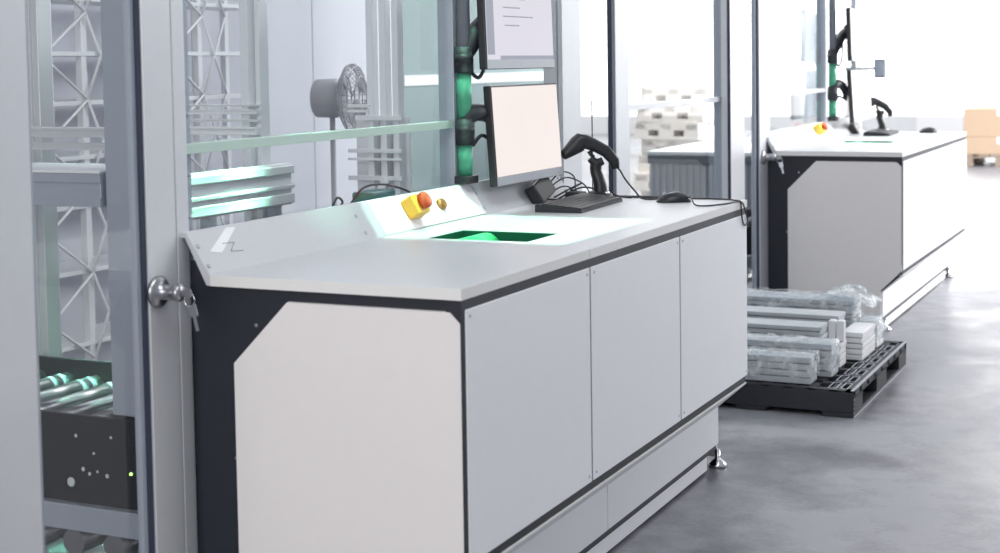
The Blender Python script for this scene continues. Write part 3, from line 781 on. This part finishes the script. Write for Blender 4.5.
# cladding of the machine at the back
t = thing('machine_cabinet', 'tall pale lilac machine cladding running along behind the glass', 'cabinet', (-2.1, 3.9, 0))
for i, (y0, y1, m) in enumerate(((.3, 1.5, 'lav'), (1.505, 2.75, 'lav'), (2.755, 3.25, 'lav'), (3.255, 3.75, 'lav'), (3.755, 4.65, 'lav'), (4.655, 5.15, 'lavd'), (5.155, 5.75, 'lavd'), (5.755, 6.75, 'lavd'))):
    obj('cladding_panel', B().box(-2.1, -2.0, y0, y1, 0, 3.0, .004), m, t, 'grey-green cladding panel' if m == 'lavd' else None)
obj('white_band', B().box(-2.0, -1.985, 4.68, 6.74, 1.25, 1.31, .002), 'white', t, 'white horizontal band')
# fan
def fan():
    c = Vector((-1.2, 2.785, 1.232)); ax = Vector((.975, .22, 0)).normalized()
    t = thing('pedestal_fan', 'grey pedestal fan standing behind the long pane, seen edge-on', 'fan', (c.x, c.y, 0))
    cage = B()
    R = .145
    for h, rr in ((-.035, .10), (-.012, .14), (0, R), (.022, .135), (.04, .09)):
        cage.torus(c + ax * h, ax, rr, .0035, 30, 5)
    a = ax.orthogonal().normalized(); b2 = ax.cross(a)
    for k in range(36):
        d = a * math.cos(2 * PI * k / 36) + b2 * math.sin(2 * PI * k / 36)
        cage.tube([c + ax * -.04 + d * .05, c + ax * -.035 + d * .10, c + d * R, c + ax * .03 + d * .12, c + ax * .045 + d * .03], .0018, 4, n=3)
    obj('cage', cage, 'fan', t)
    bl = B()
    for k in range(4):
        d = a * math.cos(PI / 2 * k) + b2 * math.sin(PI / 2 * k); e = ax.cross(d)
        p = [c + d * .025 - e * .02 - ax * .01, c + d * .12 - e * .05 - ax * .015, c + d * .125 + e * .03 + ax * .015, c + d * .025 + e * .02 + ax * .01]
        bl.quad(p)
    o = obj('blade', bl, 'fan', t); md = o.modifiers.new('thickness', 'SOLIDIFY'); md.thickness = .003
    obj('motor', B().lathe([(0, -.165), (.07, -.165), (.082, -.155), (.085, -.07), (.06, -.04), (0, -.04)], c, ax, 20), 'fan', t)
    obj('pole', B().cyl((c.x - ax.x * .09, c.y - ax.y * .09, .02), (c.x - ax.x * .09, c.y - ax.y * .09, c.z - .03), .012, 12), 'fan', t)
    obj('base', B().lathe([(0, 0), (.2, 0), (.19, .02), (.03, .04), (0, .04)], (c.x - ax.x * .09, c.y - ax.y * .09, 0), (0, 0, 1), 28), 'fan', t)
fan()
# ledge inside the glass with cables and a teal block
struct('trim_11', B().box(-.20, -.052, .10, 2.1, .93, .955, .002), 'alud')
tag(obj('teal_block', B().box(-.16, -.09, 1.02, 1.16, .955, 1.0, .006), 'teal'), 'small teal block on the ledge inside the glass', 'block')
tag(obj('inner_cable', B().tube([(-.1, .80, .96), (-.1, .84, 1.0), (-.1, .87, .985), (-.1, .84, .965), (-.1, .90, .97), (-.1, .98, 1.015), (-.1, 1.08, 1.02), (-.1, 1.2, 1.0), (-.1, 1.3, .97)], .0035, 6), 'cable'),
    'dark cable coiled along the ledge inside the glass', 'cable')
# things about the far station
t = thing('wall_panel', 'dark grey-lilac hanging panel behind the glass of the far station', 'panel', (-.1, 5.5, 1.0))
def pw(b): return b
obj('sheet', B().box(-.22, -.20, 6.31, 6.95, 1.0, 1.65, .004), 'alud', t); obj('hanger', B().box(-.22, -.20, 6.55, 6.65, 1.65, 2.5), 'alud', t)
t = thing('control_box', 'small grey control box on the post at the far end of the far desk', 'box', (.09, 7.02, 1.2))
obj('case', B().box(.150, .215, 6.975, 7.05, 1.24, 1.36, .005), 'greyd', t); obj('cover', B().box(.156, .209, 6.970, 6.975, 1.25, 1.35, .001), 'alud', t)
obj('bracket', B().box(.0455, .150, 7.0, 7.02, 1.29, 1.31, .002), 'rackw', t)

# ------------------------------------------------------------------ light
wd = bpy.data.worlds.new('hall_ambient'); S.world = wd; wd.use_nodes = True
bg = wd.node_tree.nodes.get('Background') or wd.node_tree.nodes.new('ShaderNodeBackground')
bg.inputs[0].default_value = (.86, .91, 1., 1); bg.inputs[1].default_value = .42
def area(name, loc, target, sx, sy, power, col=(1, 1, 1), spread=PI):
    l = bpy.data.lights.new(name, 'AREA'); l.shape = 'RECTANGLE'; l.size = sx; l.size_y = sy; l.energy = power; l.color = col; l.spread = spread
    o = bpy.data.objects.new(name, l); C.objects.link(o); o.location = loc
    d = Vector(target) - Vector(loc); o.rotation_euler = d.to_track_quat('-Z', 'Y').to_euler()
    return o
area('overhead_light', (2.2, -1.5, 4.8), (2.2, -1.5, 0), 1.2, 4, 95, (.96, .98, 1))
area('overhead_light', (2.2, 5, 4.8), (2.2, 5, 0), 1.2, 5, 30, (.90, .95, 1))
area('overhead_light', (-2.5, 4, 4.8), (-2.5, 4, 0), 1.5, 6, 75, (.88, .93, 1))
area('overhead_light', (-2.0, 9.0, 4.8), (-1.5, 9.5, 0), 3, 4, 420, (1, .98, .96))  # unseen light added to brighten the stacked wooden pallets
area('daylight_behind_camera', (.7, -4.3, 2.2), (.4, 0, .6), 3.4, 2.2, 88, (1, .945, .92))
area('daylight_right_wall', (7.5, 12, 4.0), (-.5, 12.5, .0), 8, 1.8, 1250, (1, .985, .985), math.radians(115))
area('daylight_far_end', (0, 23.8, 2.6), (0, 10, .0), 12, 3.8, 480, (.98, .99, 1))
# green-white lamps of the picking zones and their stray light
area('zone_lamp', (.30, 1.095, 2.3), (.30, 1.095, 0), .62, .65, 2.9, (.44, 1, .72), math.radians(1.6))
area('zone_lamp_stray', (.30, 1.10, 1.9), (-.02, 1.35, 1.0), .2, .3, .08, (.2, 1, .58), math.radians(70))
area('inner_green_light', (-.33, .60, 2.1), (-.46, .60, .9), .16, .7, 5, (.30, 1, .66), math.radians(22))
area('inner_green_light', (-.13, .84, 1.95), (-.43, .84, 1.0), .1, .36, 2.2, (.34, 1, .68), math.radians(16))  # unseen second light, added to turn the side beam's front green
area('zone_lamp', (.36, 5.8, 2.3), (.36, 5.8, 0), .62, .65, 3.5, (.55, 1, .80), math.radians(2))

# ------------------------------------------------------------------ camera
cam = bpy.data.cameras.new('camera'); co = bpy.data.objects.new('camera', cam); C.objects.link(co)
yaw, pitch, roll = .446440362, .0601880061, -.0158607694
cy, sy, cp, sp = math.cos(yaw), math.sin(yaw), math.cos(pitch), math.sin(pitch)
f = Vector((-sy * cp, cy * cp, -sp)); r = Vector((cy, sy, 0)); u = r.cross(f)
r2 = r * math.cos(roll) + u * math.sin(roll); u2 = -r * math.sin(roll) + u * math.cos(roll)
co.matrix_world = Matrix(((r2.x, u2.x, -f.x, 2.107), (r2.y, u2.y, -f.y, -2.778), (r2.z, u2.z, -f.z, 1.366), (0, 0, 0, 1)))
cam.sensor_width = 36; cam.lens = 1517.10949 * 36 / 1000
cam.shift_x = (500 - 489.963) / 1000; cam.shift_y = (155.610 - 276.5) / 1000
cam.clip_end = 200
cam.dof.use_dof = True; cam.dof.focus_distance = 4.6; cam.dof.aperture_fstop = 4.
S.camera = co
S.view_settings.view_transform = 'Standard'; S.view_settings.look = 'None'
S.view_settings.exposure = .16; S.view_settings.gamma = 1.; S.view_settings.use_curve_mapping = False
S.cycles.transparent_max_bounces = 24
S.cycles.use_denoising = True
